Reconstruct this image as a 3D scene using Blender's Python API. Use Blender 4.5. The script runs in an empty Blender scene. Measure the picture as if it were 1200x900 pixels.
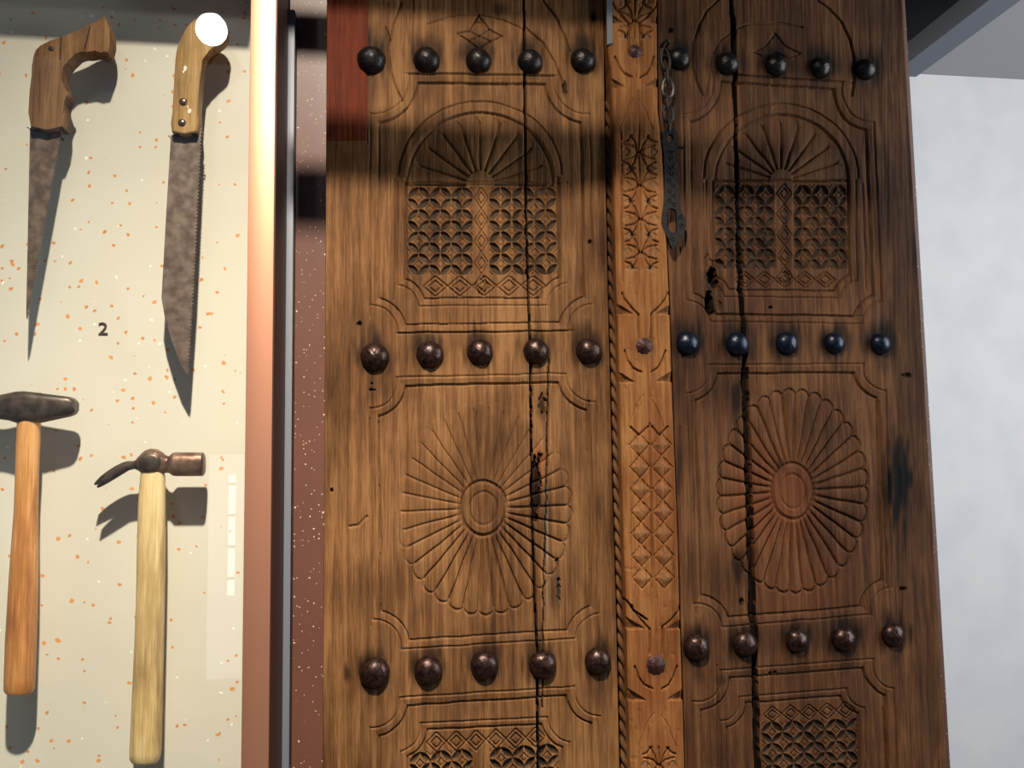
import bpy, bmesh, math, random
import numpy as np
from mathutils import Vector, Matrix
random.seed(7); rng = np.random.default_rng(7)
S = bpy.context.scene; COL = S.collection

# ---------------------------------------------------------------- camera
def nrm(v): v = np.array(v, float); return v/np.linalg.norm(v)
XW = nrm((7000, -17, 1000)); ZW = nrm((-170, -11100, 1000)); ZW = nrm(ZW-XW*ZW.dot(XW)); YW = np.cross(ZW, XW)
CAM = np.array((0.0, -1.2, 1.55)); F = 1000.0
R = np.array((XW, YW, ZW))                      # picture axes (right, down, forward) -> world
cd = bpy.data.cameras.new('camera'); cam = bpy.data.objects.new('camera', cd); COL.objects.link(cam)
cd.sensor_width = 36; cd.lens = 36*F/1200; cd.clip_start = .01
M3 = R @ np.diag((1, -1, -1))
cam.matrix_world = Matrix([list(M3[0])+[CAM[0]], list(M3[1])+[CAM[1]], list(M3[2])+[CAM[2]], [0, 0, 0, 1]])
S.camera = cam
def ray(px, py):
    px = np.asarray(px, float); py = np.asarray(py, float)
    d = np.stack([(px-600)/F, (py-450)/F, np.ones_like(px+py)], -1)
    return d @ R.T
def P(px, py, y=0.0):
    d = ray(px, py); return CAM + d*((y-CAM[1])/d[..., 1])[..., None]
def Pz(px, py, z):
    d = ray(px, py); return CAM + d*((z-CAM[2])/d[..., 2])[..., None]

# ---------------------------------------------------------------- view, world, lights
S.view_settings.view_transform = 'Standard'; S.view_settings.look = 'None'
S.view_settings.exposure = 0.0; S.view_settings.gamma = 1; S.view_settings.use_curve_mapping = False
w = bpy.data.worlds.new('world'); S.world = w; w.use_nodes = True
w.node_tree.nodes['Background'].inputs[0].default_value = (.50, .70, 1.0, 1)
w.node_tree.nodes['Background'].inputs[1].default_value = .165
LIGHT = np.array((-.10, -1.2, 3.0))
def lamp(name, kind, loc, target, energy, color, **kw):
    l = bpy.data.lights.new(name, kind); l.energy = energy; l.color = color
    for k, v in kw.items(): setattr(l, k, v)
    o = bpy.data.objects.new(name, l); COL.objects.link(o); o.location = loc
    o.rotation_euler = (Vector(target)-Vector(loc)).to_track_quat('-Z', 'Y').to_euler(); return o
lamp('main_and_boost_spot', 'SPOT', LIGHT, (-.05, 0, .62), 265, (1.0, .87, .72), spot_size=math.radians(82), spot_blend=1.0, shadow_soft_size=.028)
lamp('main_and_boost_spot', 'SPOT', LIGHT, (-.2, 0, .55), 185, (1.0, .87, .72), spot_size=math.radians(50), spot_blend=1.0, shadow_soft_size=.028)  # added second spot, boosts the light on the lower door and case
lamp('window_daylight', 'AREA', (2.6, -.9, 2.1), (1.5, 1.9, 1.5), 72, (.96, .98, 1.0), shape='RECTANGLE', size=1.4, size_y=1.8)

# ---------------------------------------------------------------- helpers
def lin(c):
    c = [v/255 for v in c]
    return tuple(v/12.92 if v <= .04045 else ((v+.055)/1.055)**2.4 for v in c)+(1,)
def mesh_obj(name, verts, faces, mat, parent=None, smooth=False, mesh=None):
    if mesh is None:
        mesh = bpy.data.meshes.new(name)
        mesh.from_pydata([tuple(map(float, v)) for v in verts], [], faces)
        if smooth:
            mesh.polygons.foreach_set('use_smooth', [True]*len(mesh.polygons))
        mesh.materials.append(mat)
    o = bpy.data.objects.new(name, mesh); COL.objects.link(o)
    if parent is not None:
        o.parent = parent; off = wl(parent)
        if len(mesh.vertices) and verts is not None:
            mesh.transform(Matrix.Translation(-off))
    mesh.update(); return o
def wl(o):
    v = Vector((0, 0, 0))
    while o is not None: v += o.location; o = o.parent
    return v
def tag(o, label=None, cat=None, group=None, kind=None):
    for k, v in (('label', label), ('category', cat), ('group', group), ('kind', kind)):
        if v: o[k] = v
    return o
def thing(name, label, cat, loc, group=None):
    o = bpy.data.objects.new(name, None); COL.objects.link(o); o.location = [float(v) for v in loc]; o.empty_display_size = .05
    return tag(o, label, cat, group)
def bm_obj(name, bm, mat, parent=None, smooth=True, angle=35):
    me = bpy.data.meshes.new(name); bmesh.ops.recalc_face_normals(bm, faces=bm.faces)
    bm.to_mesh(me); bm.free(); me.materials.append(mat)
    if smooth:
        me.polygons.foreach_set('use_smooth', [True]*len(me.polygons))
        me.set_sharp_from_angle(angle=math.radians(angle))
    o = bpy.data.objects.new(name, me); COL.objects.link(o)
    if parent is not None:
        o.parent = parent; me.transform(Matrix.Translation(-wl(parent)))
    me.update(); return o
def box_bm(x0, x1, y0, y1, z0, z1, bev=0):
    bm = bmesh.new()
    bmesh.ops.create_cube(bm, size=1, matrix=Matrix.Translation(((x0+x1)/2, (y0+y1)/2, (z0+z1)/2)) @ Matrix.Diagonal((x1-x0, y1-y0, z1-z0, 1)))
    if bev: bmesh.ops.bevel(bm, geom=bm.edges[:], offset=bev, segments=2, affect='EDGES', profile=.6)
    return bm
def prism_bm(pts, y0, y1, ym=None, bev=0, seg=2):
    """outline on the plane y=ym (from picture points), from y0 (front) to y1 (back)"""
    if ym is None: ym = y0
    q = P([p[0] for p in pts], [p[1] for p in pts], ym)
    bm = bmesh.new()
    a = [bm.verts.new((v[0], y0, v[2])) for v in q]; b = [bm.verts.new((v[0], y1, v[2])) for v in q]
    f = bm.faces.new(a); bm.faces.new(b[::-1]); n = len(a)
    for i in range(n): bm.faces.new((a[i], b[i], b[(i+1) % n], a[(i+1) % n]))
    if bev:
        es = [e for e in bm.edges if (e.verts[0] in a) == (e.verts[1] in a)]
        bmesh.ops.bevel(bm, geom=es, offset=bev, segments=seg, affect='EDGES', profile=.5)
    return bm
def loft_bm(st, n=28, ex=2.0, axis='y', jit=0):
    """st: (px, py, half width px, half depth m, y centre) ; sections across the run; axis 'y' = handle running down, 'x' = head running across"""
    bm = bmesh.new(); rings = []
    for (px, py, hw, hd, yc) in st:
        r = []
        for k in range(n):
            t = 2*math.pi*k/n; c, s = math.cos(t), math.sin(t)
            c = math.copysign(abs(c)**(2/ex), c); s = math.copysign(abs(s)**(2/ex), s)
            if axis == 'y': q = P(px+c*hw, py, yc)
            else: q = P(px, py+c*hw, yc)
            r.append(bm.verts.new((q[0], yc+s*hd, q[2])))
        rings.append(r)
    for i in range(len(rings)-1):
        for k in range(n):
            bm.faces.new((rings[i][k], rings[i][(k+1) % n], rings[i+1][(k+1) % n], rings[i+1][k]))
    bm.faces.new(rings[0]); bm.faces.new(rings[-1][::-1])
    return bm
def tube_bm(pts, r, n=8, closed=False, bm=None):
    bm = bm or bmesh.new(); pts = [Vector(p) for p in pts]; N = len(pts); rings = []
    up = Vector((0, 1, 0))
    for i, p in enumerate(pts):
        a = pts[(i-1) % N] if (closed or i) else p; b = pts[(i+1) % N] if (closed or i < N-1) else p
        t = (b-a).normalized(); u = t.cross(up)
        if u.length < 1e-3: u = t.cross(Vector((1, 0, 0)))
        u.normalize(); v = t.cross(u); rr = r[i] if hasattr(r, '__len__') else r
        rings.append([bm.verts.new(p+u*math.cos(2*math.pi*k/n)*rr+v*math.sin(2*math.pi*k/n)*rr) for k in range(n)])
    for i in range(N if closed else N-1):
        A, B = rings[i], rings[(i+1) % N]
        for k in range(n): bm.faces.new((A[k], A[(k+1) % n], B[(k+1) % n], B[k]))
    if not closed: bm.faces.new(rings[0]); bm.faces.new(rings[-1][::-1])
    return bm

# ---------------------------------------------------------------- materials
def mat(name):
    m = bpy.data.materials.new(name); m.use_nodes = True
    return m, m.node_tree.nodes, m.node_tree.links, m.node_tree.nodes['Principled BSDF']
def simple(name, c, rough=.5, metal=0, noise=0, nscale=40, bump=0, c2=None, spec=None):
    m, N, L, B = mat(name)
    B.inputs['Base Color'].default_value = lin(c); B.inputs['Roughness'].default_value = rough; B.inputs['Metallic'].default_value = metal
    if spec is not None: B.inputs['Specular IOR Level'].default_value = spec
    tc = N.new('ShaderNodeTexCoord'); nz = N.new('ShaderNodeTexNoise'); nz.inputs['Scale'].default_value = nscale; nz.inputs['Detail'].default_value = 6
    L.new(tc.outputs['Object'], nz.inputs['Vector'])
    if c2:
        r = N.new('ShaderNodeValToRGB'); r.color_ramp.elements[0].position = .38; r.color_ramp.elements[1].position = .64
        r.color_ramp.elements[0].color = lin(c); r.color_ramp.elements[1].color = lin(c2)
        L.new(nz.outputs['Fac'], r.inputs[0]); L.new(r.outputs[0], B.inputs['Base Color'])
    if bump:
        b = N.new('ShaderNodeBump'); b.inputs['Strength'].default_value = bump; b.inputs['Distance'].default_value = .002
        L.new(nz.outputs['Fac'], b.inputs['Height']); L.new(b.outputs[0], B.inputs['Normal'])
    return m
def wood(name, dark, mid, light, rough=.68, sx=1.0, wear=True, bump=.5, spec=.10):
    m, N, L, B = mat(name)
    tc = N.new('ShaderNodeTexCoord')
    def noise(scale, detail, rgh=.6, dist=0.):
        mp = N.new('ShaderNodeMapping'); mp.inputs['Scale'].default_value = scale; L.new(tc.outputs['Object'], mp.inputs[0])
        n = N.new('ShaderNodeTexNoise'); n.inputs['Scale'].default_value = 1; n.inputs['Detail'].default_value = detail
        n.inputs['Roughness'].default_value = rgh; n.inputs['Distortion'].default_value = dist; L.new(mp.outputs[0], n.inputs[0]); return n
    n1 = noise((110*sx, 30, 4.5), 8, .66, .25); n2 = noise((620*sx, 100, 24), 4, .7); n3 = noise((7*sx, 9, 5), 4, .6)
    add = N.new('ShaderNodeMath'); add.operation = 'MULTIPLY_ADD'; add.inputs[1].default_value = .45; L.new(n2.outputs[0], add.inputs[0])
    ad2 = N.new('ShaderNodeMath'); ad2.operation = 'MULTIPLY_ADD'; ad2.inputs[1].default_value = .62; L.new(n3.outputs[0], ad2.inputs[0])
    n1m = N.new('ShaderNodeMath'); n1m.operation = 'MULTIPLY'; n1m.inputs[1].default_value = .66; L.new(n1.outputs[0], n1m.inputs[0]); L.new(n1m.outputs[0], ad2.inputs[2]); L.new(ad2.outputs[0], add.inputs[2])
    r = N.new('ShaderNodeValToRGB'); e = r.color_ramp.elements
    e[0].position = .68; e[0].color = lin(dark); e[1].position = 1.0 if wear else .98; e[1].color = lin(light)
    k = e.new(.86); k.color = lin(mid)
    L.new(add.outputs[0], r.inputs[0]); col = r.outputs[0]
    if wear:
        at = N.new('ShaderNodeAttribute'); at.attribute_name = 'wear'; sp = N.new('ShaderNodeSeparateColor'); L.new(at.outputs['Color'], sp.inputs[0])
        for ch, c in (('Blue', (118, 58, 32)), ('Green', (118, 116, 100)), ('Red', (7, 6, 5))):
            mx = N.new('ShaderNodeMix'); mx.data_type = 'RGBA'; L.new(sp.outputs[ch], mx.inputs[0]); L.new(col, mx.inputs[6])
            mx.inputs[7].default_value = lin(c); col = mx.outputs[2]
    L.new(col, B.inputs['Base Color'])
    B.inputs['Roughness'].default_value = rough; B.inputs['Specular IOR Level'].default_value = spec
    b = N.new('ShaderNodeBump'); b.inputs['Strength'].default_value = bump; b.inputs['Distance'].default_value = .0012
    L.new(add.outputs[0], b.inputs['Height']); L.new(b.outputs[0], B.inputs['Normal'])
    return m
def speckle(name, base, base2, specks, rough=.35):
    """terrazzo: specks = [(scale, radius, colour, density)]"""
    m, N, L, B = mat(name); tc = N.new('ShaderNodeTexCoord')
    nz = N.new('ShaderNodeTexNoise'); nz.inputs['Scale'].default_value = 9; L.new(tc.outputs['Object'], nz.inputs[0])
    mx = N.new('ShaderNodeMix'); mx.data_type = 'RGBA'; L.new(nz.outputs[0], mx.inputs[0]); mx.inputs[6].default_value = lin(base); mx.inputs[7].default_value = lin(base2)
    col = mx.outputs[2]
    for i, (sc, rad, c, dens) in enumerate(specks):
        wn = N.new('ShaderNodeTexNoise'); wn.inputs['Scale'].default_value = sc*1.2
        mp = N.new('ShaderNodeMapping'); mp.inputs['Location'].default_value = (i*3.7, i*1.3, i*5.1); L.new(tc.outputs['Object'], mp.inputs[0])
        L.new(mp.outputs[0], wn.inputs[0])
        va = N.new('ShaderNodeVectorMath'); va.operation = 'MULTIPLY_ADD'; va.inputs[1].default_value = (.6/sc,)*3; L.new(wn.outputs['Color'], va.inputs[0]); L.new(mp.outputs[0], va.inputs[2])
        v = N.new('ShaderNodeTexVoronoi'); v.inputs['Scale'].default_value = sc; L.new(va.outputs[0], v.inputs['Vector'])
        sp = N.new('ShaderNodeSeparateColor'); L.new(v.outputs['Color'], sp.inputs[0])
        lim = N.new('ShaderNodeMath'); lim.operation = 'MULTIPLY'; L.new(sp.outputs['Green'], lim.inputs[0]); lim.inputs[1].default_value = rad
        a = N.new('ShaderNodeMath'); a.operation = 'LESS_THAN'; L.new(v.outputs['Distance'], a.inputs[0]); L.new(lim.outputs[0], a.inputs[1])
        b = N.new('ShaderNodeMath'); b.operation = 'LESS_THAN'; L.new(sp.outputs['Red'], b.inputs[0]); b.inputs[1].default_value = dens
        f = N.new('ShaderNodeMath'); f.operation = 'MULTIPLY'; L.new(a.outputs[0], f.inputs[0]); L.new(b.outputs[0], f.inputs[1])
        q = N.new('ShaderNodeMix'); q.data_type = 'RGBA'; L.new(f.outputs[0], q.inputs[0]); L.new(col, q.inputs[6]); q.inputs[7].default_value = lin(c); col = q.outputs[2]
    L.new(col, B.inputs['Base Color']); B.inputs['Roughness'].default_value = rough
    return m
MAT = {
 'wood_left': wood('weathered_teak', (58, 36, 20), (98, 67, 40), (128, 92, 57)),
 'wood_right': wood('dark_teak', (44, 27, 17), (76, 49, 30), (100, 69, 43)),
 'wood_bar': wood('orange_teak', (84, 50, 24), (114, 74, 39), (138, 97, 56)),
 'red_wood': wood('red_stained_wood', (66, 25, 14), (90, 38, 20), (104, 48, 27), wear=False),
 'handle_gold': wood('golden_ash', (136, 82, 38), (178, 122, 66), (202, 150, 92), wear=False, bump=.25, spec=.5, rough=.4),
 'handle_pale': wood('pale_ash', (140, 114, 72), (190, 162, 110), (212, 188, 140), wear=False, bump=.25, spec=.5, rough=.45),
 'saw_brown': wood('brown_grip_wood', (70, 49, 32), (106, 77, 52), (130, 98, 68), wear=False, bump=.3),
 'saw_tan': wood('tan_grip_wood', (112, 84, 50), (150, 118, 74), (176, 144, 98), wear=False, bump=.3, rough=.4),
 'stud_dark': simple('black_iron', (16, 14, 14), .38, .6, bump=.35, nscale=180, c2=(34, 29, 27)),
 'stud_brown': simple('brown_iron', (26, 16, 14), .34, .6, bump=.3, nscale=180, c2=(62, 40, 32)),
 'stud_blue_glint': simple('blue_reflection_iron', (8, 14, 24), .34, .5, bump=.25, nscale=180, c2=(12, 28, 50)),  # blue tint stands in for a bluish reflection on these studs
 'bolt': simple('bolt_iron', (40, 20, 18), .5, .3, bump=.4, nscale=200, c2=(62, 36, 30), spec=.3),
 'chain': simple('chain_iron', (14, 12, 11), .55, .0, bump=.6, nscale=220, c2=(30, 26, 23), spec=.25),
 'link_bright': simple('worn_link_iron', (30, 26, 23), .4, .3, bump=.4, nscale=220, c2=(58, 50, 42)),
 'blade': simple('rusty_blade_steel', (78, 62, 52), .5, .35, bump=.12, nscale=75, c2=(112, 95, 84)),
 'hammer_dark': simple('dark_forged_steel', (66, 58, 52), .42, .7, bump=.3, nscale=70, c2=(98, 86, 76)),
 'hammer_rust': simple('rusty_forged_steel', (88, 64, 52), .42, .6, bump=.35, nscale=60, c2=(134, 108, 90)),
 'rivet': simple('steel_rivet', (110, 88, 82), .3, .8),
 'black': simple('matt_black', (12, 12, 13), .7), 'ferrule': simple('blackened_ferrule', (26, 20, 17), .6, .2),
 'copper': simple('brushed_copper', (196, 140, 112), .44, .76, bump=.05, nscale=30),
 'fleck': simple('white_paint_fleck', (214, 206, 186), .5), 'side_brown': simple('dark_brown_side', (52, 27, 17), .5, .3),
 'strip': simple('grey_repair_metal', (96, 100, 104), .5, .2),
 'aluminium': simple('grey_aluminium', (112, 118, 128), .5, .15),
 'numeral': simple('bronze_numeral', (92, 66, 54), .4, .5),
 'panel': speckle('cream_terrazzo', (200, 196, 182), (212, 208, 196), [(55, .20, (214, 150, 92), .30), (95, .24, (206, 138, 84), .22), (70, .2, (240, 238, 230), .2)], .3),
 'terrazzo': speckle('brown_terrazzo', (108, 70, 56), (92, 60, 50), [(260, .30, (190, 168, 150), .16), (150, .22, (214, 196, 178), .16)], .4),
 'plaster': simple('white_plaster', (214, 214, 214), .8, bump=.15, nscale=6, c2=(206, 207, 209)),  # faint two-tone mottling also stands in for soft window-light patches
 'ceiling': simple('ceiling_plaster', (168, 170, 172), .85, bump=.2, nscale=8),
 'mid_grey': simple('mid_grey', (112, 118, 128), .7), 'beam': simple('dark_navy_beam', (20, 25, 32), .6), 'dark_ceiling': simple('black_ceiling', (8, 8, 9), .8),
 'floor': simple('stone_floor', (110, 104, 98), .5, bump=.1, nscale=5),
 'verdigris': simple('verdigris_paint', (140, 150, 128), .7, c2=(170, 176, 156), nscale=300, bump=.4),
}
def emis(name, c, s):
    m, N, L, B = mat(name); B.inputs['Base Color'].default_value = (0, 0, 0, 1); B.inputs['Emission Color'].default_value = c; B.inputs['Emission Strength'].default_value = s; return m
MAT['lamp_glow'] = emis('lamp_glow', (1, .97, .92, 1), 60); MAT['window_glow'] = emis('window_daylight_glass', (.9, .95, 1, 1), 4.5)
gm = bpy.data.materials.new('clear_glass'); gm.use_nodes = True; N = gm.node_tree.nodes; L = gm.node_tree.links; N.clear()
o_ = N.new('ShaderNodeOutputMaterial'); mx = N.new('ShaderNodeMixShader'); tr = N.new('ShaderNodeBsdfTransparent'); gl = N.new('ShaderNodeBsdfGlossy'); fr = N.new('ShaderNodeFresnel')
gl.inputs['Roughness'].default_value = .01; tr.inputs[0].default_value = (.98, .99, .98, 1)
N.remove(fr); lw = N.new('ShaderNodeLayerWeight'); lw.inputs[0].default_value = .5; pw = N.new('ShaderNodeMath'); pw.operation = 'POWER'; pw.inputs[1].default_value = 5; L.new(lw.outputs['Facing'], pw.inputs[0])
fm = N.new('ShaderNodeMath'); fm.operation = 'MULTIPLY_ADD'; fm.inputs[1].default_value = .95; fm.inputs[2].default_value = .045; L.new(pw.outputs[0], fm.inputs[0]); L.new(fm.outputs[0], mx.inputs[0]); L.new(tr.outputs[0], mx.inputs[1]); L.new(gl.outputs[0], mx.inputs[2]); L.new(mx.outputs[0], o_.inputs[0]); MAT['glass'] = gm

# ---------------------------------------------------------------- setting
YT = .063                                            # terrazzo wall face, behind the door leaves
def X_at(px, py, y): return float(P(px, py, y)[0])
xr = X_at(1087, 450, YT)
tag(bm_obj('wall_center', box_bm(-1.6, xr, YT, YT+.14, 0, 3.1), MAT['terrazzo'], smooth=False), 'dark brown speckled terrazzo wall behind the carved door', kind='structure')
CZ = 3.0
yb = float(Pz(1063, 86, CZ)[1])
xbeam = float(Pz(1115, 34.6, 2.9)[0])
tag(bm_obj('wall_back', box_bm(-1.8, 5.5, yb, yb+.15, 0, CZ+.2), MAT['plaster'], smooth=False), 'white plaster wall beyond the right edge of the door', kind='structure')
xs = xbeam*1.0
xgray = float(Pz(1120, 52, CZ)[0])
tag(bm_obj('ceiling', box_bm(xs-.05, 5.5, -2.6, yb, CZ, CZ+.1), MAT['ceiling'], smooth=False), 'grey white plaster ceiling at top right', kind='structure')
tag(bm_obj('ceiling_recess', box_bm(-1.8, xs-.05, -2.6, yb, 3.25, 3.32), MAT['dark_ceiling'], smooth=False), 'black recessed ceiling above the door', kind='structure')
tag(bm_obj('grey_strip_1', box_bm(xs, xgray, -2.6, yb, CZ-.012, CZ-.001), MAT['mid_grey'], smooth=False), 'narrow grey strip on the ceiling beside the dark beam', kind='structure')  # thin grey slab laid along the beam
tag(bm_obj('floor', box_bm(-3.0, 5.5, -6.0, yb, -.1, 0), MAT['floor'], smooth=False), 'stone floor', kind='structure')
tag(bm_obj('ceiling_beam', box_bm(xs-.09, xs, -2.6, yb-.002, 2.9, 3.24, .003), MAT['beam']), 'dark navy ceiling beam above the white wall', 'beam')
xq = float(Pz(1082, 8, 3.0)[0])
tag(bm_obj('ceiling_rail', box_bm(xq-.03, xq+.03, .2, yb-.6, 3.0, 3.03, .003), MAT['mid_grey']), 'short grey rail in the black ceiling recess', 'rail')
# two dark ceiling rails in front of the door, above the picture: they throw the two bands of shade
def back(z, y=0.0, yt=-.35):                          # height at yt of the lamp ray that meets (y, z)
    t = (yt-y)/(LIGHT[1]-y); return z+(LIGHT[2]-z)*t
def zat(py, y=0.0, px=560): return float(P(px, py, y)[2])
def rail(name, py_top, py_bot, x0, x1, yt, lab):
    z1, z0 = back(zat(py_top), 0, yt), back(zat(py_bot), 0, yt)
    tag(bm_obj(name, box_bm(x0, x1, yt-.006, yt+.006, z0, z1, .002), MAT['beam']), lab, 'rail', 'rails hanging in front of the door')
rail('hanging_rail', -28, 18, -.35, 1.1, -.32, 'upper dark rail hung across the light above the door, shading its very top')
rail('hanging_rail', 146, 212, -.13, 1.1, -.42, 'lower dark rail hung across the light, shading the arched shells')

# ---------------------------------------------------------------- display case
YF, YP, YG = -.09, -.01, -.082                        # frame front, panel face, glass
cx0, cx1 = X_at(288, 450, YF), X_at(320.5, 450, YF)
zrail = back(zat(51, YP, 150), YP, -.17)
case = thing('display_case', 'copper framed glass case with cream terrazzo backing holding old tools', 'display case', (cx0-.35, 0, .5))
bm_obj('back_panel', box_bm(-1.25, cx0+.002, YP, YP+.02, .62, zrail+.06), MAT['panel'], case, False)
bm_obj('frame_post', box_bm(cx0, cx1-.0015, YF, .03, .56, 2.6, .0012), MAT['copper'], case)
bm_obj('side_face', box_bm(cx1-.0015, cx1, YF+.002, .03, .56, 2.6), MAT['side_brown'], case, False)['label'] = 'dark brown side face'  # side of the post drawn as its own thin dark brown skin
bm_obj('frame_and_shade_rail', box_bm(-1.29, cx0-.001, -.17, .03, zrail, zrail+.33, .0012), MAT['copper'], case)  # unseen top rail, made deep and tall to shade the top of the panel
bm_obj('frame_and_shade_rail', box_bm(-1.29, cx0-.001, YF, .03, .56, .62, .0012), MAT['copper'], case)
bm_obj('frame_post', box_bm(-1.33, -1.29, YF, .03, .56, 2.6, .0012), MAT['copper'], case)
bm_obj('glass_pane', box_bm(-1.285, cx0, YG-.002, YG, .625, zrail-.001), MAT['glass'], case, False)
sx0, sx1 = X_at(334.0, 450, .034), X_at(342.4, 450, .034)
bm_obj('edge_strip', box_bm(sx0, sx1, .032, .062, .56, zat(12, .034, 342), .0008), MAT['aluminium'], case)
bm_obj('seal', box_bm(cx1-.02, sx0-.0005, .031, YT-.0005, .56, 2.5), MAT['black'], case, False)
# numeral 2
cu = bpy.data.curves.new('numeral', 'FONT'); cu.body = '2'; cu.size = .0235; cu.extrude = .0008
to = bpy.data.objects.new('numeral_tmp', cu); COL.objects.link(to); dg = bpy.context.evaluated_depsgraph_get(); dg.update()
nm = bpy.data.meshes.new_from_object(to.evaluated_get(dg)); bpy.data.objects.remove(to)
c = [sum(v.co[i] for v in nm.vertices)/len(nm.vertices) for i in range(2)]
pc = P(120, 382.5, YP-.003)
nm.transform(Matrix.Translation((pc[0], YP-.001, pc[2]))@Matrix.Rotation(math.radians(90), 4, 'X')@Matrix.Diagonal((1.15, 1, 1, 1))@Matrix.Translation((-c[0], -c[1], 0)))
nm.materials.clear(); nm.materials.append(MAT['numeral'])
no = bpy.data.objects.new('numeral', nm); COL.objects.link(no); no.parent = case; nm.transform(Matrix.Translation(-wl(case)))
for (px, py, dx) in ((35.2, 152, 14), (199.8, 162, 14), (238.3, 163, -14), (75, 151, -14)):
    a, b = P(px+dx, py, -.05), P(px, py, -.05)
    bm_obj('mounting_pin', tube_bm([(a[0], YP, a[2]), (a[0], -.0505, a[2]), (b[0], -.0505, b[2]), (b[0], -.0575, b[2])], .001, 8), MAT['black'], case)

# ---------------------------------------------------------------- tools
YC = -.054
def P1(px, py, y=YC): return P(px, py, y)
def sm(pts, n=3, closed=True):
    """Catmull-Rom smoothing of an outline"""
    out = []; m = len(pts)
    for i in range(m):
        p0, p1, p2, p3 = (np.array(pts[(i+k-1) % m], float) for k in range(4))
        for j in range(n):
            t = j/n; out.append(tuple(.5*((2*p1)+(-p0+p2)*t+(2*p0-5*p1+4*p2-p3)*t*t+(-p0+3*p1-3*p2+p3)*t**3)))
    return out
def teeth(a, b, pitch, amp):
    a = np.array(a, float); b = np.array(b, float); d = b-a; n = int(np.linalg.norm(d)/pitch); u = d/np.linalg.norm(d); nn = np.array((-u[1], u[0]))
    out = []
    for i in range(n): out += [tuple(a+d*i/n), tuple(a+d*(i+.55)/n-nn*amp)]
    return out+[tuple(b)]
s1 = thing('pistol_grip_saw', 'narrow pointed hand saw with dark brown curved pistol grip', 'saw', P1(55, 148))
bl = [(35.5, 150)]+[(32, 320), (31, 368), (31.5, 374)]+teeth((34, 366), (74, 150), 3.2, 1.7)
bm_obj('blade', prism_bm(bl, YC-.001, YC+.001, YC), MAT['blade'], s1, False)
g1 = [(35.5, 148), (34.5, 111), (37.0, 89), (38.5, 65.5), (47, 52.5), (73, 43), (106, 30), (119, 21), (123, 20), (128, 33), (129, 48), (126, 61), (119, 60), (102, 59), (88, 63), (79, 69), (74, 78), (72, 92), (74, 104), (80, 107.5), (78, 113), (73.5, 117), (73.5, 148)]
bm_obj('grip', prism_bm(sm(g1, 2), YC-.013, YC+.013, YC-.013, .002, 2), MAT['saw_brown'], s1)
bm_obj('ferrule', prism_bm([(36, 147.5), (73.5, 146), (73.8, 149.5), (36, 150.5)], YC-.0115, YC+.0115, YC-.012), MAT['ferrule'], s1)
for (a, b) in (((71.5, 43.6), (70.5, 69)), ((105.5, 31), (99.5, 56))):
    pa, pb = P(a[0], a[1], YC-.0133), P(b[0], b[1], YC-.0133)
    bm_obj('grip_groove', tube_bm([pa, pb], .0008, 6), MAT['ferrule'], s1)
q = P(60, 57, YC-.013); bm = bmesh.new(); bmesh.ops.create_uvsphere(bm, u_segments=16, v_segments=8, radius=.0045, matrix=Matrix.Translation((q[0], YC-.0118, q[2]))@Matrix.Diagonal((1, .45, 1, 1)))
bm_obj('grip_pin', bm, MAT['ferrule'], s1)
s2 = thing('pruning_saw', 'broad toothed saw with tan riveted handle near the copper frame', 'saw', P1(217, 160))
bl = [(200.5, 159), (195, 250), (189.5, 350), (193, 370), (201, 398), (211, 425), (219.5, 440), (220.5, 438)]+teeth((221.5, 432), (228.5, 330), 4.2, 2.3)[:-1]+teeth((228.5, 330), (237.5, 147), 4.2, 2.3)
bm_obj('blade', prism_bm(bl, YC-.0012, YC+.0012, YC), MAT['blade'], s2, False)
g2 = [(201, 154), (202, 130), (203.5, 105), (205.5, 70), (208.5, 54), (214.5, 40), (222.5, 28), (234, 19), (246, 16.5), (257, 20), (264, 30), (264.5, 40), (259, 48), (247, 54), (239, 63), (236, 78), (233.5, 100), (231.5, 125), (231.0, 154)]
bm_obj('handle', prism_bm(sm(g2, 2), YC-.013, YC+.013, YC-.013, .003, 3), MAT['saw_tan'], s2)
bm_obj('ferrule', prism_bm([(202.5, 153.2), (230, 153.2), (230, 156), (202.5, 156)], YC-.0115, YC+.0115, YC-.012), MAT['ferrule'], s2)
for (px, py) in ((214.5, 119), (213, 143.5)):
    q = P(px, py, YC-.014); bm = bmesh.new(); bmesh.ops.create_uvsphere(bm, u_segments=20, v_segments=10, radius=.0052, matrix=Matrix.Translation((q[0], YC-.0128, q[2]))@Matrix.Diagonal((1, .55, 1, 1)))
    bm_obj('rivet', bm, MAT['rivet'], s2)
for (px, py, a_, b_) in ((217, 80, 2.2, 3.4), (215, 84, 1.4, 1.6), (222, 130, 2.4, 3.2), (220, 125, 1.2, 1.2)):
    bm_obj('paint_fleck', prism_bm([(px-a_, py), (px-a_*.3, py-b_), (px+a_, py-b_*.5), (px+a_*.6, py+b_*.7), (px-a_*.4, py+b_)], YC-.0134, YC-.0125, YC-.0134), MAT['fleck'], s2, False)
h1 = thing('cross_peen_hammer', 'hammer with dark wedge shaped head and golden wooden handle, at left edge', 'hammer', P1(30, 500))
hd = [(-36, 477, 13, .012), (-34, 477, 14.5, .014), (0, 477.5, 14, .0145), (12, 477, 16, .015), (21, 477.5, 18.5, .0155), (30, 477.5, 19, .0155), (44, 478, 18, .0155), (58, 477.5, 15.5, .0145), (82, 476.5, 11.5, .0125), (87, 476.5, 9.5, .011), (90, 476.5, 6, .0085)]
bm_obj('head', loft_bm([(a, b, c, d, YC) for a, b, c, d in hd], 24, 3.6, 'x'), MAT['hammer_dark'], h1, angle=28)
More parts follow.
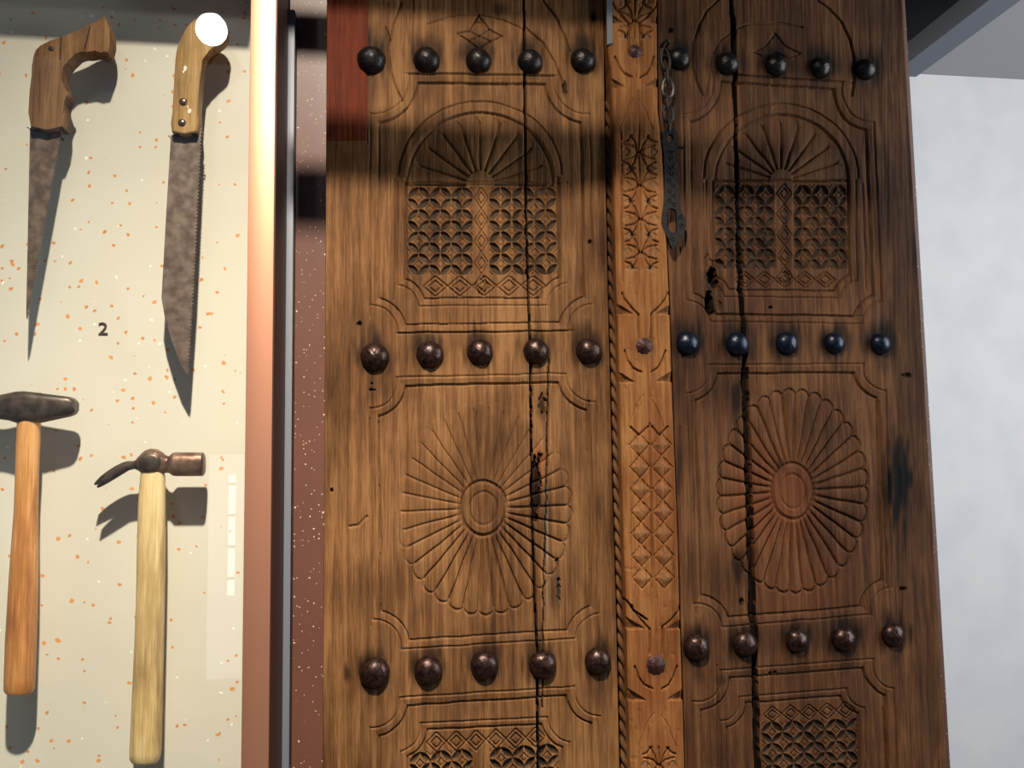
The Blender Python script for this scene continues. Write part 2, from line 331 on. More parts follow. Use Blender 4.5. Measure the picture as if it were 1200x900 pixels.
st = [(34, 488, 12.5), (33.8, 500, 13.2), (33, 520, 13.6), (31.5, 560, 13.0), (30.5, 600, 13.4), (28.8, 650, 15.4), (26.8, 700, 16.6), (24.6, 750, 17.2), (23.0, 795, 17.2), (22.6, 808, 16.8), (22.5, 811, 15)]
bm_obj('handle', loft_bm([(a, b, c, c*.00092, YC) for a, b, c in st], 28, 2.3), MAT['handle_gold'], h1)
h2 = thing('claw_hammer', 'claw hammer with rusty head and pale straight handle', 'hammer', P1(178, 560))
hd = [(160, 544.5, 6, .008), (163, 543.5, 8.5, .011), (167, 542.6, 12, .0135), (171, 542, 14.6, .0145), (177, 541.6, 16, .0148), (184, 541.8, 15.6, .0148), (190, 542.6, 13, .0135), (194, 543.8, 10.5, .011), (198, 544.3, 9.8, .0105), (200.5, 544.2, 11.5, .012), (203, 544, 13.6, .0138), (206, 544, 14, .014), (236, 544, 14, .014), (238, 544, 13.6, .0135), (239, 544, 12, .012)]
bm_obj('head', loft_bm([(a, b, c, d, YC) for a, b, c, d in hd], 28, 2.4, 'x'), MAT['hammer_rust'], h2, angle=40)
for dy, oy, ox in ((-.006, 1.6, 1.8), (.006, -1.6, -1.4)):
    cl = [(163, 543.8, 6.5), (157, 545, 4.6), (150, 545.8, 5.2), (144, 548.6, 6.0), (136, 553, 6.0), (127, 558.6, 5.4), (119, 564, 4.0), (113.5, 568.5, 1.6)]
    bm_obj('claw', loft_bm([(a+ox*(163-a)/50, b+oy*(163-a)/50, c, .0055, YC+dy) for a, b, c in cl], 16, 3, 'x'), MAT['hammer_dark'], h2, angle=50)
q = P(175, 542, YC-.0148); bm = bmesh.new(); bmesh.ops.create_uvsphere(bm, u_segments=24, v_segments=10, radius=.0135, matrix=Matrix.Translation((q[0], YC-.0128, q[2]))@Matrix.Diagonal((1, .25, .88, 1)))
bm_obj('cheek', bm, MAT['hammer_dark'], h2)
st = [(179, 553, 13.4), (179, 562, 14.4), (178, 590, 15.6), (177.6, 630, 16.2), (176.4, 700, 16.3), (175, 750, 16.6), (173.3, 800, 17.2), (171.6, 850, 17.8), (170.4, 880, 18.0), (170, 889, 17.2), (170, 892, 15)]
bm_obj('handle', loft_bm([(a, b, c, c*.00088, YC) for a, b, c in st], 28, 2.5), MAT['handle_pale'], h2)

# ---------------------------------------------------------------- relief maths (all in millimetres over the picture grid of the door plane)
def hsh(ix, iy, s):
    h = (ix.astype(np.int64)*374761393+iy.astype(np.int64)*668265263+s*1274126177) & 0xffffffff
    h = ((h ^ (h >> 13))*1103515245) & 0xffffffff
    return ((h ^ (h >> 16)) & 0xffff)/65535.
def vn(x, y, s=0):
    ix, iy = np.floor(x), np.floor(y); fx, fy = x-ix, y-iy; fx = fx*fx*(3-2*fx); fy = fy*fy*(3-2*fy)
    a, b, c, d = hsh(ix, iy, s), hsh(ix+1, iy, s), hsh(ix, iy+1, s), hsh(ix+1, iy+1, s)
    return (a*(1-fx)+b*fx)*(1-fy)+(c*(1-fx)+d*fx)*fy
def sst(a, b, x): t = np.clip((x-a)/(b-a), 0, 1); return t*t*(3-2*t)
def pdist(X, Y, pts):
    D = np.full(X.shape, 1e9)
    for (x0, y0), (x1, y1) in zip(pts[:-1], pts[1:]):
        dx, dy = x1-x0, y1-y0; l = dx*dx+dy*dy+1e-9
        t = np.clip(((X-x0)*dx+(Y-y0)*dy)/l, 0, 1); D = np.minimum(D, np.hypot(X-x0-t*dx, Y-y0-t*dy))
    return D
class Relief:
    def __init__(s, X, Y):
        s.X, s.Y = X, Y; s.wx = X+(vn(X*.08, Y*.05, 3)-.5)*1.3; s.wy = Y+(vn(X*.05, Y*.08, 5)-.5)*1.3
        s.H = np.zeros_like(X); s.wear = np.zeros(X.shape+(4,)); s.wear[..., 3] = 1; s.reg = np.zeros(X.shape, int)  # wear also holds the shade painted into the sunk lattice petals
    def win(s, x0, x1, y0, y1):
        return (s.X > x0) & (s.X < x1) & (s.Y > y0) & (s.Y < y1)
    def groove(s, pts, w=1.6, d=2.0, sharp=False):
        xs = [p[0] for p in pts]; ys = [p[1] for p in pts]; k = s.win(min(xs)-8, max(xs)+8, min(ys)-8, max(ys)+8)
        D = pdist(s.wx[k], s.wy[k], pts); s.H[k] -= 1.5*d*np.clip(1-(D/w)**2, 0, 1)
    def crack(s, pts, w, d):
        xs = [p[0] for p in pts]; ys = [p[1] for p in pts]; k = s.win(min(xs)-8, max(xs)+8, min(ys)-8, max(ys)+8)
        D = pdist(s.X[k]+(vn(s.X[k]*0, s.Y[k]*.12, 9)-.5)*1.2, s.Y[k], pts); s.H[k] -= d*(D < w); s.wear[..., 0][k] = np.maximum(s.wear[..., 0][k], (D < w+.4)*.9)
    def stain(s, x, y, rx, ry, a, ch=0):
        r = np.hypot((s.X-x)/rx, (s.Y-y)/ry)+(vn(s.X*.25, s.Y*.05, 11)-.5)*.5
        s.wear[..., ch] = np.maximum(s.wear[..., ch], a*(1-sst(.25, 1.1, r)))
    def cartouche(s, quad, bites, depth=2.6, w=9., ymin=-999):
        """recessed field with bitten corners: quad TL TR BR BL, bites (x, y, r)"""
        X, Y = s.wx, s.wy; sd = np.full(X.shape, -1e9)
        for (x0, y0), (x1, y1) in zip(quad, quad[1:]+quad[:1]):
            l = math.hypot(x1-x0, y1-y0); sd = np.maximum(sd, ((X-x0)*(y1-y0)-(Y-y0)*(x1-x0))/l)
        for (x, y, r) in bites: sd = np.maximum(sd, r-np.hypot(X-x, Y-y))
        f = sst(0, w, -sd); g_ = Y > ymin; s.H -= depth*.55*f*g_
        s.H -= depth*.55*(sd < -w)*g_
        s.H -= g_*2.0*np.clip(1-((sd)/1.3)**2, 0, 1)+g_*3.0*np.clip(1-((sd+w)/1.4)**2, 0, 1)
        return sd
    def lattice(s, quad, nx, ny, d=3.6, reg=None):
        """four-petal circle lattice inside a quad TL TR BR BL"""
        U, V, k = s.uv(quad); u, v = U*nx, V*ny
        p, q = u+v-.5, u-v-.5                       # node lines lie on integers
        def ves(a, b):
            e = np.abs(a-np.round(a)); t = np.abs(b-np.floor(b)-.5)*2
            return e-.21*(1-t*t)
        e = np.minimum(ves(p, q), ves(q, p))
        hh = -d*sst(.035, -.07, e)
        hh += .7*sst(.0, .03, e)*(1-sst(.06, .10, e))
        cu = np.abs(p-np.floor(p)-.5); cq = np.abs(q-np.floor(q)-.5); m = np.maximum(cu, cq)
        hh -= 1.5*np.clip(1-((m-.17)/.05)**2, 0, 1)
        s.H[k] += hh[k]; s.wear[..., 0][k] = np.maximum(s.wear[..., 0][k], (.9*sst(.02, -.06, e)*(.45+.55*vn(s.X*.06, s.Y*.05, 61)))[k]); s.wear[..., 1][k] = np.maximum(s.wear[..., 1][k], (.42*sst(0, -.1, e)*vn(s.X*.3, s.Y*.3, 21))[k])  # dark residue in the sunk petals, deepened to stand in for their shade
        if reg: s.reg[k] = reg
        return k
    def uv(s, quad):
        (x0, y0), (x1, y1), (x2, y2), (x3, y3) = quad
        L = x0+(s.Y-y0)/(y3-y0)*(x3-x0); Rr = x1+(s.Y-y1)/(y2-y1)*(x2-x1); U = (s.X-L)/(Rr-L)
        T = y0+U*(y1-y0); Bt = y3+U*(y2-y3); V = (s.Y-T)/(Bt-T)
        return U, V, (U > 0) & (U < 1) & (V > 0) & (V < 1)
    def diamonds(s, quad, nx, ny, d=1.8, reg=None):
        U, V, k = s.uv(quad); u = np.abs(U*nx-np.floor(U*nx)-.5); v = np.abs(V*ny-np.floor(V*ny)-.5); m = u+v
        for c in (.5, .27): s.H[k] -= (1.4*d*np.clip(1-((m-c)/.065)**2, 0, 1))[k]
        if reg: s.reg[k] = reg
        return k
    def rosette(s, cx, cy, rx, ry, n, hr, ph=0, reg=100, fade=None, lift=2.2):
        dx, dy = (s.wx-cx)/rx, (s.wy-cy)/ry; r = np.hypot(dx, dy); th = np.arctan2(dy, dx)+ph
        tt = (th/(2*np.pi)*n) % n; idx = np.floor(tt).astype(int) % n; t = (tt-np.floor(tt)-.5)*2
        Rm = .93+.07*np.sqrt(np.clip(1-t*t, 0, 1)); k = (r < Rm) & (r > hr)
        g = np.sqrt(np.clip(1-(t*.97)**2, 0, 1)); dp = (1-np.abs(t))*np.pi*r*(rx+ry)/2/n
        h = lift*(g-.6)*(.4+.6*r)-.3-3.0*np.clip(1-(dp/1.35)**2, 0, 1)*sst(hr, hr+.1, r)
        h *= np.clip((Rm-r)/.02, 0, 1)**.5
        if fade is not None: h = h*fade(s.X, s.Y)
        s.H[k] += h[k]; ko = (r >= Rm-.005) & (r < Rm+.022); s.H[ko] -= (2.2*(fade(s.X, s.Y)-.45 if fade is not None else 1)*np.ones_like(r))[ko]
        s.reg[k] = reg+1+idx[k]
        hb = r <= hr; s.H[hb] += .6; s.reg[hb] = reg
        s.H -= 3.0*np.clip(1-((r-hr)/.022)**2, 0, 1)*(r < 1)
        s.H -= 1.5*np.clip(1-((r-hr*.62)/.017)**2, 0, 1)
        s.H[r < hr*.6] -= .8
    def shell(s, cx, cy, rx, ry, n, hr, reg):
        dx, dy = (s.wx-cx)/rx, (s.wy-cy)/ry; r = np.hypot(dx, dy); th = np.arctan2(-dy, dx)
        tt = np.clip(th/np.pi*n, 0, n-1e-3); idx = np.floor(tt).astype(int); t = (tt-idx-.5)*2
        up = s.wy < cy
        Rm = .86+.12*np.sqrt(np.clip(1-t*t, 0, 1)); k = up & (r < Rm) & (r > hr)
        dp = (1-np.abs(t))*np.pi/2*r*(rx+ry)/2/n; h = 2.4*(np.sqrt(np.clip(1-(t*.98)**2, 0, 1))-.75)-.8-2.4*np.clip(1-(dp/1.4)**2, 0, 1)
        s.H[up & (r < 1)] -= 1.4; s.H[k] += (h*np.clip((Rm-r)/.03, 0, 1)**.5)[k]
        s.reg[k] = reg+1+idx[k]; hb = (r <= hr) & (s.wy < cy+2); s.H[hb] += 1.5*np.sqrt(np.clip(1-(r[hb]/hr)**2, 0, 1)); s.reg[hb] = reg+n+1
        s.reg[up & (r < 1) & (s.reg == 0)] = reg
        s.H -= 2.2*np.clip(1-((r-1)/.018)**2, 0, 1)*up
        s.groove([(cx-rx, cy), (cx+rx, cy)], 1.4, 1.8)
def build_relief(rows_py, xl, xr_, n_cols, carve, parent, y_face, names, thick, zt=None, zb=None):
    """grid over the picture rows -> real relief mesh on the plane y = y_face, split into parts by region"""
    V = np.asarray(rows_py, float); U = np.linspace(0, 1, n_cols)
    X = xl(V)[:, None]*(1-U)+xr_(V)[:, None]*U; Y = np.repeat(V[:, None], n_cols, 1)
    rl = Relief(X, Y); carve(rl)
    g = (vn(X*.55, Y*.014, 31)-.5)*.55+(vn(X*.16, Y*.006, 32)-.5)*.9+(vn(X*.9, Y*.05, 33)-.5)*.35
    g -= 1.3*np.clip(vn(X*.35, Y*.008, 34)-.78, 0, 1)*5*.5
    H = rl.H+g
    Q = P(X, Y, y_face); Q[..., 1] -= H*.001
    wr = rl.wear; reg = rl.reg
    if zt is not None:                               # carry the leaf on above and below the picture
        def ext(row, z):
            e = Q[row:row+1].copy(); e[..., 1] = y_face+0*e[..., 1]; e[..., 2] = z; return e
        Q = np.concatenate([ext(0, zt), Q, ext(Q.shape[0]-1, zb)], 0)
        wr = np.concatenate([wr[:1], wr, wr[-1:]], 0); reg = np.concatenate([reg[:1]*0, reg, reg[-1:]*0], 0)
    # skirts at both sides reaching back
    a, b = Q[:, :1].copy(), Q[:, -1:].copy(); a[..., 1] = y_face+thick; b[..., 1] = y_face+thick
    Q = np.concatenate([a, Q, b], 1); wr = np.concatenate([wr[:, :1], wr, wr[:, -1:]], 1); reg = np.concatenate([reg[:, :1]*0, reg, reg[:, -1:]*0], 1)
    ny, nx = Q.shape[:2]
    fn = np.zeros_like(Q)
    du = np.gradient(Q, axis=1); dv = np.gradient(Q, axis=0); nn = np.cross(dv, du)
    nn /= np.linalg.norm(nn, axis=-1, keepdims=True)+1e-12
    if nn[ny//2, nx//2, 1] > 0: nn = -nn
    i = np.arange(ny*nx).reshape(ny, nx)
    quads = np.stack([i[:-1, :-1], i[1:, :-1], i[1:, 1:], i[:-1, 1:]], -1).reshape(-1, 4)
    fr = reg[:-1, :-1].copy(); fr[:, 0] = fr[:, 1]*0; fr = fr.reshape(-1)
    Qf = Q.reshape(-1, 3); nf = nn.reshape(-1, 3); wf = wr.reshape(-1, 4); objs = {}
    for r in sorted(set(fr.tolist()), key=lambda r: names(r)[3] if len(names(r)) > 3 else 0):
        nd = names(r); name, m, par = nd[:3]
        sel = quads[fr == r]; used, inv = np.unique(sel, return_inverse=True); inv = inv.reshape(-1).astype(np.int32)
        p = parent if par is None else objs.get(par, parent)
        off = np.array(wl(p)); me = bpy.data.meshes.new(name)
        me.vertices.add(len(used)); me.vertices.foreach_set('co', (Qf[used]-off).astype(np.float32).ravel())
        me.loops.add(len(inv)); me.loops.foreach_set('vertex_index', inv)
        me.polygons.add(len(sel)); me.polygons.foreach_set('loop_start', np.arange(0, len(inv), 4, dtype=np.int32))
        me.polygons.foreach_set('use_smooth', np.ones(len(sel), bool)); me.update(calc_edges=True)
        at = me.attributes.new('wear', 'FLOAT_COLOR', 'POINT'); at.data.foreach_set('color', wf[used].astype(np.float32).ravel())
        me.materials.append(m); me.normals_split_custom_set_from_vertices(nf[used].astype(np.float32))
        o = bpy.data.objects.new(name, me); COL.objects.link(o); o.parent = p; objs[r] = o
        if len(nd) > 4 and nd[4]: o['label'] = nd[4]
    return objs
def dome(px, py, r_px, m, parent, hgt=.72, seed=0, label=None, face=0.0, facets=False):
    q = P(px, py, face-r_px*.0004); r = r_px*.00122*float((face-CAM[1])/1.2); rg = random.Random(seed*7+int(px))
    bm = bmesh.new(); n = 32 if not facets else 10; rings = []; prof = [(1.0, 0), (1.0, .10), (.97, .26), (.90, .45), (.78, .64), (.60, .81), (.38, .93), (.16, .99)]
    if facets: prof = [(1, 0), (1, .25), (.86, .42), (.5, .75)]
    ph = [rg.uniform(0, 6.28) for _ in range(6)]
    for (a, b) in prof:
        ring = []
        for k in range(n):
            t = 2*math.pi*k/n; j = 1+.015*math.sin(3*t+ph[0])+.012*math.sin(7*t+ph[1]+b*4)+(rg.uniform(-.012, .012) if b > .1 else 0)
            ring.append(bm.verts.new((q[0]+r*a*j*math.cos(t), face+.0015-r*hgt*b*(1+rg.uniform(-.02, .02)), q[2]+r*a*j*math.sin(t))))
        rings.append(ring)
    top = bm.verts.new((q[0]+(r*.1 if facets else 0), face+.001-r*hgt, q[2]))
    for A, B_ in zip(rings[:-1], rings[1:]):
        for k in range(n): bm.faces.new((A[k], A[(k+1) % n], B_[(k+1) % n], B_[k]))
    for k in range(n): bm.faces.new((rings[-1][k], rings[-1][(k+1) % n], top))
    bm.faces.new(rings[0][::-1])
    o = bm_obj('stud' if not facets else 'bolt', bm, m, parent, not facets, 80)
    if label: o['label'] = label
    return o
def ellarc(cx, cy, rx, ry, a0, a1, n=24):
    return [(cx+rx*math.cos(math.radians(a0+(a1-a0)*i/n)), cy-ry*math.sin(math.radians(a0+(a1-a0)*i/n))) for i in range(n+1)]
ROWS = np.arange(-26, 928, 1.0)
ip = lambda ys, xs: (lambda v: np.interp(v, ys, xs))

BL = ip([-30, 0, 55, 80, 170, 300, 450, 600, 700, 930], [710.5, 711, 712, 716, 718.5, 721.5, 726, 729.5, 733, 739.5])
BR = ip([-30, 0, 80, 130, 170, 200, 270, 350, 460, 640, 690, 930], [769.5, 770, 770.5, 771.5, 776, 778, 781, 784.5, 788, 795, 796, 803.5])
# ---------------------------------------------------------------- left leaf
LL = ip([-30, 900], [383.3, 378]); LR = ip([-30, 0, 100, 300, 450, 550, 700, 930], [707.5, 708, 708.5, 711.5, 715.5, 717.5, 722, 727])
ST_L = [(435, 68, 17), (500, 68, 16), (561, 69, 15.5), (622, 70, 15.5), (684, 69, 15.5),
        (439, 418, 16.5), (504, 415, 16), (563, 412, 15.5), (629, 411, 15.5), (691, 411, 15.5),
        (439, 790, 17), (502, 787, 16), (568, 781, 16), (637, 780, 16), (702, 776, 15.5)]
crL = ip([-30, 0, 150, 255, 350, 430, 560, 675, 760, 930], [613.5, 613.7, 615.7, 617.4, 620, 621.8, 623.6, 626, 629.3, 632])
def carve_left(s):
    X, Y = s.X, s.Y
    # arched panel above row one (feet of the arch curl round the studs)
    s.groove([(470, 4), (461, 30), (455, 57), (458, 85), (465, 105), (471, 118)], 1.5, 2.2)
    s.groove([(636, 0), (652, 22), (661, 40), (668, 60)], 1.5, 2.4); s.groove([(616, 32), (636, 50), (650, 72), (658, 92), (660, 104)], 1.4, 2.2)
    s.groove([(452, 32), (458, 48)], 1.2, 1.6)
    s.groove([(500, 28), (525, 20), (560, 17), (590, 24), (616, 36)], 1.2, 1.5)
    z = lambda a: [(380+x*.2833, y*.2833) for x, y in a]
    s.groove(z([(550, 140), (600, 128), (640, 62), (682, 122), (738, 150), (688, 172), (640, 205), (598, 172), (550, 140)]), 1.1, 2)
    s.groove(z([(600, 128), (640, 150), (682, 122)]), 1, 1.6); s.groove(z([(598, 172), (640, 150), (688, 172)]), 1, 1.6); s.groove(z([(640, 62), (625, 90), (655, 95), (640, 62)]), 1, 2)
    # upper panel
    s.cartouche([(434, 86), (690, 88.5), (696, 387), (434, 391)], [(439.5, 93, 40), (687, 95, 38), (435, 389, 31), (696, 386, 30)], 2.6, 10)
    s.groove([(473, 86), (655, 88)], 1.1, 1)
    s.groove(ellarc(563, 206, 96, 88, 2, 178), 1.3, 2.0)
    # arch rim stands proud
    e = np.hypot((X-563)/96, (Y-206)/88); e2 = np.hypot((X-563)/87, (Y-207)/77); k = (e < 1) & (e2 > 1) & (Y < 207); s.H[k] += .9
    s.shell(563, 216, 86, 85, 10, .20, 200)
    for yy in (216,): pass
    s.groove([(476, 207), (476.5, 340)], 1.5, 1.8); s.groove([(654, 207), (656, 340)], 1.5, 1.8)
    # inner octagonal border round the lattice
    sd = s.cartouche([(466, 60), (664, 60), (666, 357), (466, 359)], [(464, 360, 26), (668, 357, 26)], 1.6, 9, 212)
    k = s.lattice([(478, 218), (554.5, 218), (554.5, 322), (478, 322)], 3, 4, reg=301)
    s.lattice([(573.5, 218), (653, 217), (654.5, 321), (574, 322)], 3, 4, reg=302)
    s.diamonds([(556, 218), (572.5, 218), (573, 346), (556.5, 346)], 1, 5, reg=303)
    s.reg[(Y > 216) & (Y < 349) & (X > 473) & (X < 659) & (s.reg == 0)] = 300
    s.diamonds([(496, 323), (640, 322), (640, 346), (496, 347)], 5, 1)
    # middle panel and rosette
    s.cartouche([(433, 443), (697, 437), (704, 747), (437, 763)], [(434, 448, 31), (695, 440, 31), (439, 757, 31), (705, 749, 30)], 2.8, 10)
    def fade(x, y): return .5+.6*sst(-.35, .45, ((y-596)/123)+((x-567)/102)*.45)
    s.rosette(567, 596, 103, 125, 34, .255, .03, 400, fade)
    # lower panel
    s.cartouche([(434, 820), (703, 803), (710, 1200), (434, 1200)], [(437, 822, 31), (703, 809, 30)], 2.8, 10)
    s.cartouche([(470, 850), (668, 840), (675, 1200), (470, 1200)], [(463, 853, 30), (672, 841, 30)], 1.4, 8)
    s.diamonds([(500, 860), (640, 853), (640, 877), (500, 884)], 6, 1)
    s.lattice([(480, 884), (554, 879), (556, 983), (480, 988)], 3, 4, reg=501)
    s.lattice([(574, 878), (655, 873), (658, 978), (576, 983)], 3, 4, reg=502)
    s.reg[(Y > 856) & (X > 473) & (X < 662) & (s.reg == 0)] = 500
    # stile seams and light tool lines
    for p in ([(433.5, 205), (433.5, 372)], [(433.5, 490), (434, 735)], [(408, 210), (406, 900)], [(683, 210), (686, 370)], [(691, 470), (697, 720)], [(430, 16), (430.5, 168)],
              [(444, 495), (446, 730)], [(668, 215), (668, 350)], [(484, 0), (485, 14)], [(462, 210), (462, 350)]):
        s.groove(p, 1.2, 1.1)
    s.groove([(465, 390), (672, 387.5)], 1.1, 1.2); s.groove([(410, 617), (420, 615), (430, 606)], 2, 1.5)
    # crack between the boards, second split, rot
    yy = np.array(ROWS); 
    D = np.abs(X-crL(Y)-(vn(X*0, Y*.1, 8)-.5)*.8); c = D < 1.05; s.H[c] -= 14; s.wear[..., 0][D < 1.4] = .95
    s.crack([(643, 420), (642, 470), (641.5, 540), (640.6, 590), (638, 670), (637, 720), (636, 830)], .55, 4)
    s.stain(642, 640, 1.6, 130, .7, 1)
    k = np.hypot((X-628)/5.5, (Y-572)/36)+(vn(X*.4, Y*.12, 14)-.5)*.7 < 1; s.H[k] -= 9; s.wear[..., 0][k] = .9
    s.stain(635, 590, 14, 60, .35, 0); s.stain(634, 545, 10, 30, .5, 2)
    for (x, y, rx, ry) in ((636, 474, 5, 12), (633, 535, 3.5, 6), (653, 657, 3, 3), (692, 283, 2.4, 3.4), (421, 379, 3, 2.6), (662, 103, 2.6, 9), (696, 19, 3, 7), (388.5, 574, 2, 2.5), (655, 690, 2, 16), (436, 457, 4, 1), (436, 449, 1.5, 1.5)):
        k = np.hypot((X-x)/rx, (Y-y)/ry)+(vn(X*.5, Y*.25, 15)-.5)*.8 < .85; s.H[k] -= 4; s.stain(x, y, rx*1.5, ry*1.5, .8)
    s.stain(636, 474, 10, 26, .6); s.stain(652, 695, 8, 40, .45); s.stain(655, 690, 3, 20, .6, 1); s.stain(407, 790, 6, 16, .75); s.stain(585, 10, 14, 12, .6); s.stain(400, 520, 18, 120, .15)
    s.stain(570, 530, 70, 60, .2); s.stain(710, 790, 1.8, 12, .7, 1)
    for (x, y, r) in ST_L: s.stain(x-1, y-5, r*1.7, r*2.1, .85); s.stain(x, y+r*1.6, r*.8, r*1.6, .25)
    # slight movement of the two boards
    s.H[X > crL(Y)] -= .8
    base = np.where(X < crL(Y), 0, 1); m = s.reg == 0; s.reg[m] = base[m]
    k = (X < 430.3) & (Y < 165); s.reg[k] = 2; s.H[k] += .8; s.wear[..., 0][k] = 0
llt = thing('carved_door_leaf', 'left leaf of carved teak door, golden brown, red board at its upper left', 'door', P(548, 450, 0)*np.array((1, 1, 0)))
WL = MAT['wood_left']; NP = {}
def names_left(r):
    if r < 2: return ('plank', WL, None, 0)
    if r == 2: return ('red_board', MAT['red_wood'], None, 0, 'red stained board')
    if r == 200: return ('shell_arch', WL, None, 0)
    if 200 < r < 212: return ('flute', WL, 200, 1)
    if r == 212: return ('shell_hub', WL, 200, 1)
    if r in (300, 500): return ('lattice_panel', WL, None, 0)
    if r in (301, 302, 501, 502): return ('circle_lattice', WL, r//100*100, 1)
    if r == 303: return ('diamond_strip', WL, 300, 1)
    if r == 400: return ('rosette', WL, None, 0)
    return ('petal', WL, 400, 1)
build_relief(ROWS, LL, LR, 346, carve_left, llt, 0.0, names_left, .05, 2.42, .01)
for i, (x, y, r) in enumerate(ST_L):
    m = MAT['stud_dark'] if i < 5 else MAT['stud_brown']
    dome(x, y, r, m, llt, .8, i, 'black iron stud' if i < 5 else None)
v = [P(*p, -.0006) for p in ((561, 46), (570, 46), (571, 56), (561, 57))]

# ---------------------------------------------------------------- right leaf
RL = lambda v: BR(v)+.6; RR = ip([0, 900], [1057, 1109])
ST_R = [(797, 67, 14.5), (854, 73, 14.5), (911, 75, 14.5), (963, 78, 14), (1016, 80, 14.2),
        (807, 402, 14.5), (866, 403, 15), (924, 402, 14.6), (980, 402, 13.5), (1034, 403, 13.6),
        (818, 760, 15.8), (875, 756, 15), (936, 752, 14.6), (991, 750, 15.2), (1049, 745, 14.8)]
crR = ip([-30, 0, 100, 220, 350, 420, 540, 620, 700, 800, 930], [856.5, 857, 862, 865, 869.5, 873, 877.5, 880, 882, 886, 890.5])
def carve_right(s):
    X, Y = s.X, s.Y
    s.groove([(841, 0), (828, 12), (819, 30), (813, 50), (812, 77), (818, 98), (824, 112)], 1.5, 2.2)
    s.groove([(958, 0), (972, 10), (986, 26), (996, 46), (1001, 70), (1001, 92), (998, 112)], 1.5, 2.2)
    s.groove([(836, 62), (846, 45), (860, 34), (878, 28), (910, 26), (940, 32)], 1.3, 1.8); s.groove([(836, 62), (832, 90), (828, 112)], 1.2, 1.6)
    z = lambda a: [(690+x/3, y/3) for x, y in a]
    s.groove(z([(578, 182), (625, 160), (655, 118), (690, 160), (742, 188), (700, 200), (655, 182), (610, 196), (578, 182)]), 1.1, 1.8)
    s.cartouche([(800, 83), (1022, 98), (1035, 380), (805, 376)], [(800, 97, 37), (1024, 106, 37), (806, 379, 27), (1036, 379, 26)], 2.6, 9)
    s.groove([(857, 87), (1000, 97)], 1.1, 1.6); s.groove([(842, 368), (1010, 370)], 1.1, 1.0)
    s.groove(ellarc(916, 208, 91, 87, 0, 180), 1.3, 2.0)
    e = np.hypot((X-916)/91, (Y-208)/87); e2 = np.hypot((X-916)/79, (Y-208)/76); k = (e < 1) & (e2 > 1) & (Y < 208); s.H[k] += .9
    s.shell(917, 211, 78, 77, 10, .18, 200)
    s.groove([(837, 207), (839, 330)], 1.4, 1.6); s.groove([(995, 207), (998, 330)], 1.4, 1.6)
    s.cartouche([(827, 60), (1002, 60), (1006, 349), (830, 347)], [(828, 350, 22), (1008, 350, 22)], 1.6, 8, 210)
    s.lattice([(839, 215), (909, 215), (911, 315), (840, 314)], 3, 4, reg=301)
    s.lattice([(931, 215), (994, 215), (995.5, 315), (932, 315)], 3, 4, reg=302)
    s.diamonds([(911, 213), (929, 213), (931, 336), (913, 336)], 1, 5, reg=303)
    s.reg[(Y > 212) & (Y < 339) & (X > 837) & (X < 998) & (s.reg == 0)] = 300
    s.diamonds([(862, 317), (980, 317), (981, 337), (863, 337)], 5, 1)
    # middle
    s.cartouche([(804, 428), (1037, 426), (1046, 718), (814, 738)], [(805, 434, 27), (1039, 431, 27), (819, 735, 27), (1046, 714, 26)], 2.8, 10)
    s.rosette(930, 576, 88, 119, 34, .275, .05, 400, None, 3.2)
    # lower
    s.cartouche([(812, 788), (1047, 771), (1062, 1200), (816, 1200)], [(818, 795, 28), (1050, 780, 27)], 2.8, 10)
    s.cartouche([(845, 820), (1014, 806), (1025, 1200), (850, 1200)], [(846, 824, 22), (1016, 808, 22)], 1.4, 8)
    s.diamonds([(896, 830), (1003, 823), (1004, 843), (897, 848)], 5, 1)
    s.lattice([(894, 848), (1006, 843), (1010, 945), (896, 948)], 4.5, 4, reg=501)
    s.reg[(Y > 822) & (X > 870) & (X < 1010) & (s.reg == 0)] = 500
    for p in ([(798, 500), (806, 900)], [(810, 470), (816, 720)], [(1030, 470), (1040, 690)], [(825, 215), (827, 345)], [(1012, 215), (1016, 340)], [(797, 290), (800, 420)], [(841, 780), (842, 900)],
              [(1036, 830), (1042, 925)], [(812, 300), (814, 350)]):
        s.groove(p, 1.2, 1.2)
    s.groove([(853, 723), (1013, 712)], 1, .8)
    w = 1.7+1.1*vn(X*0, Y*.03, 4)+1.2*(Y > 430)
    D = np.abs(X-crR(Y)-(vn(X*0, Y*.08, 8)-.5)*1.6); s.H[D < w] -= 12; s.wear[..., 0][D < w+.4] = .92
    # torn hole beside the lattice
    for (x, y, rx, ry) in ((837, 325, 6.5, 12), (832, 355, 6, 16)):
        k = np.hypot((X-x)/rx, (Y-y)/ry)+(vn(X*.35, Y*.2, 15)-.5)*.5 < .95; s.H[k] -= 18; s.wear[..., 0][k] = .98
    k = np.hypot((X-838)/12, (Y-330)/36)+(vn(X*.2, Y*.12, 18)-.5)*.7 < .9; s.H[k] -= 2.5; s.stain(836, 335, 15, 38, .5)
    s.stain(1055, 572, 26, 85, 1.0); s.stain(1052, 600, 22, 90, .5); s.stain(864, 465, 7, 34, .85); s.stain(864, 480, 10, 60, .4); s.stain(866, 662, 9, 26, .8); s.stain(1040, 240, 24, 90, .55); s.stain(916, 545, 7, 12, .6)
    s.stain(1035, 725, 7, 20, .6); s.stain(1038, 15, 60, 40, .25); s.stain(1090, 860, 26, 70, .35); s.stain(790, 90, 16, 90, .6); s.stain(845, 797, 12, 8, .5); s.stain(1050, 330, 10, 120, .35)
    s.stain(1072, 350, 26, 500, .35); s.stain(905, 590, 70, 90, .28, 2); s.stain(935, 680, 70, 60, .15, 2); s.stain(796, 540, 5, 45, .6)  # first call darkens the right stile over most of its height
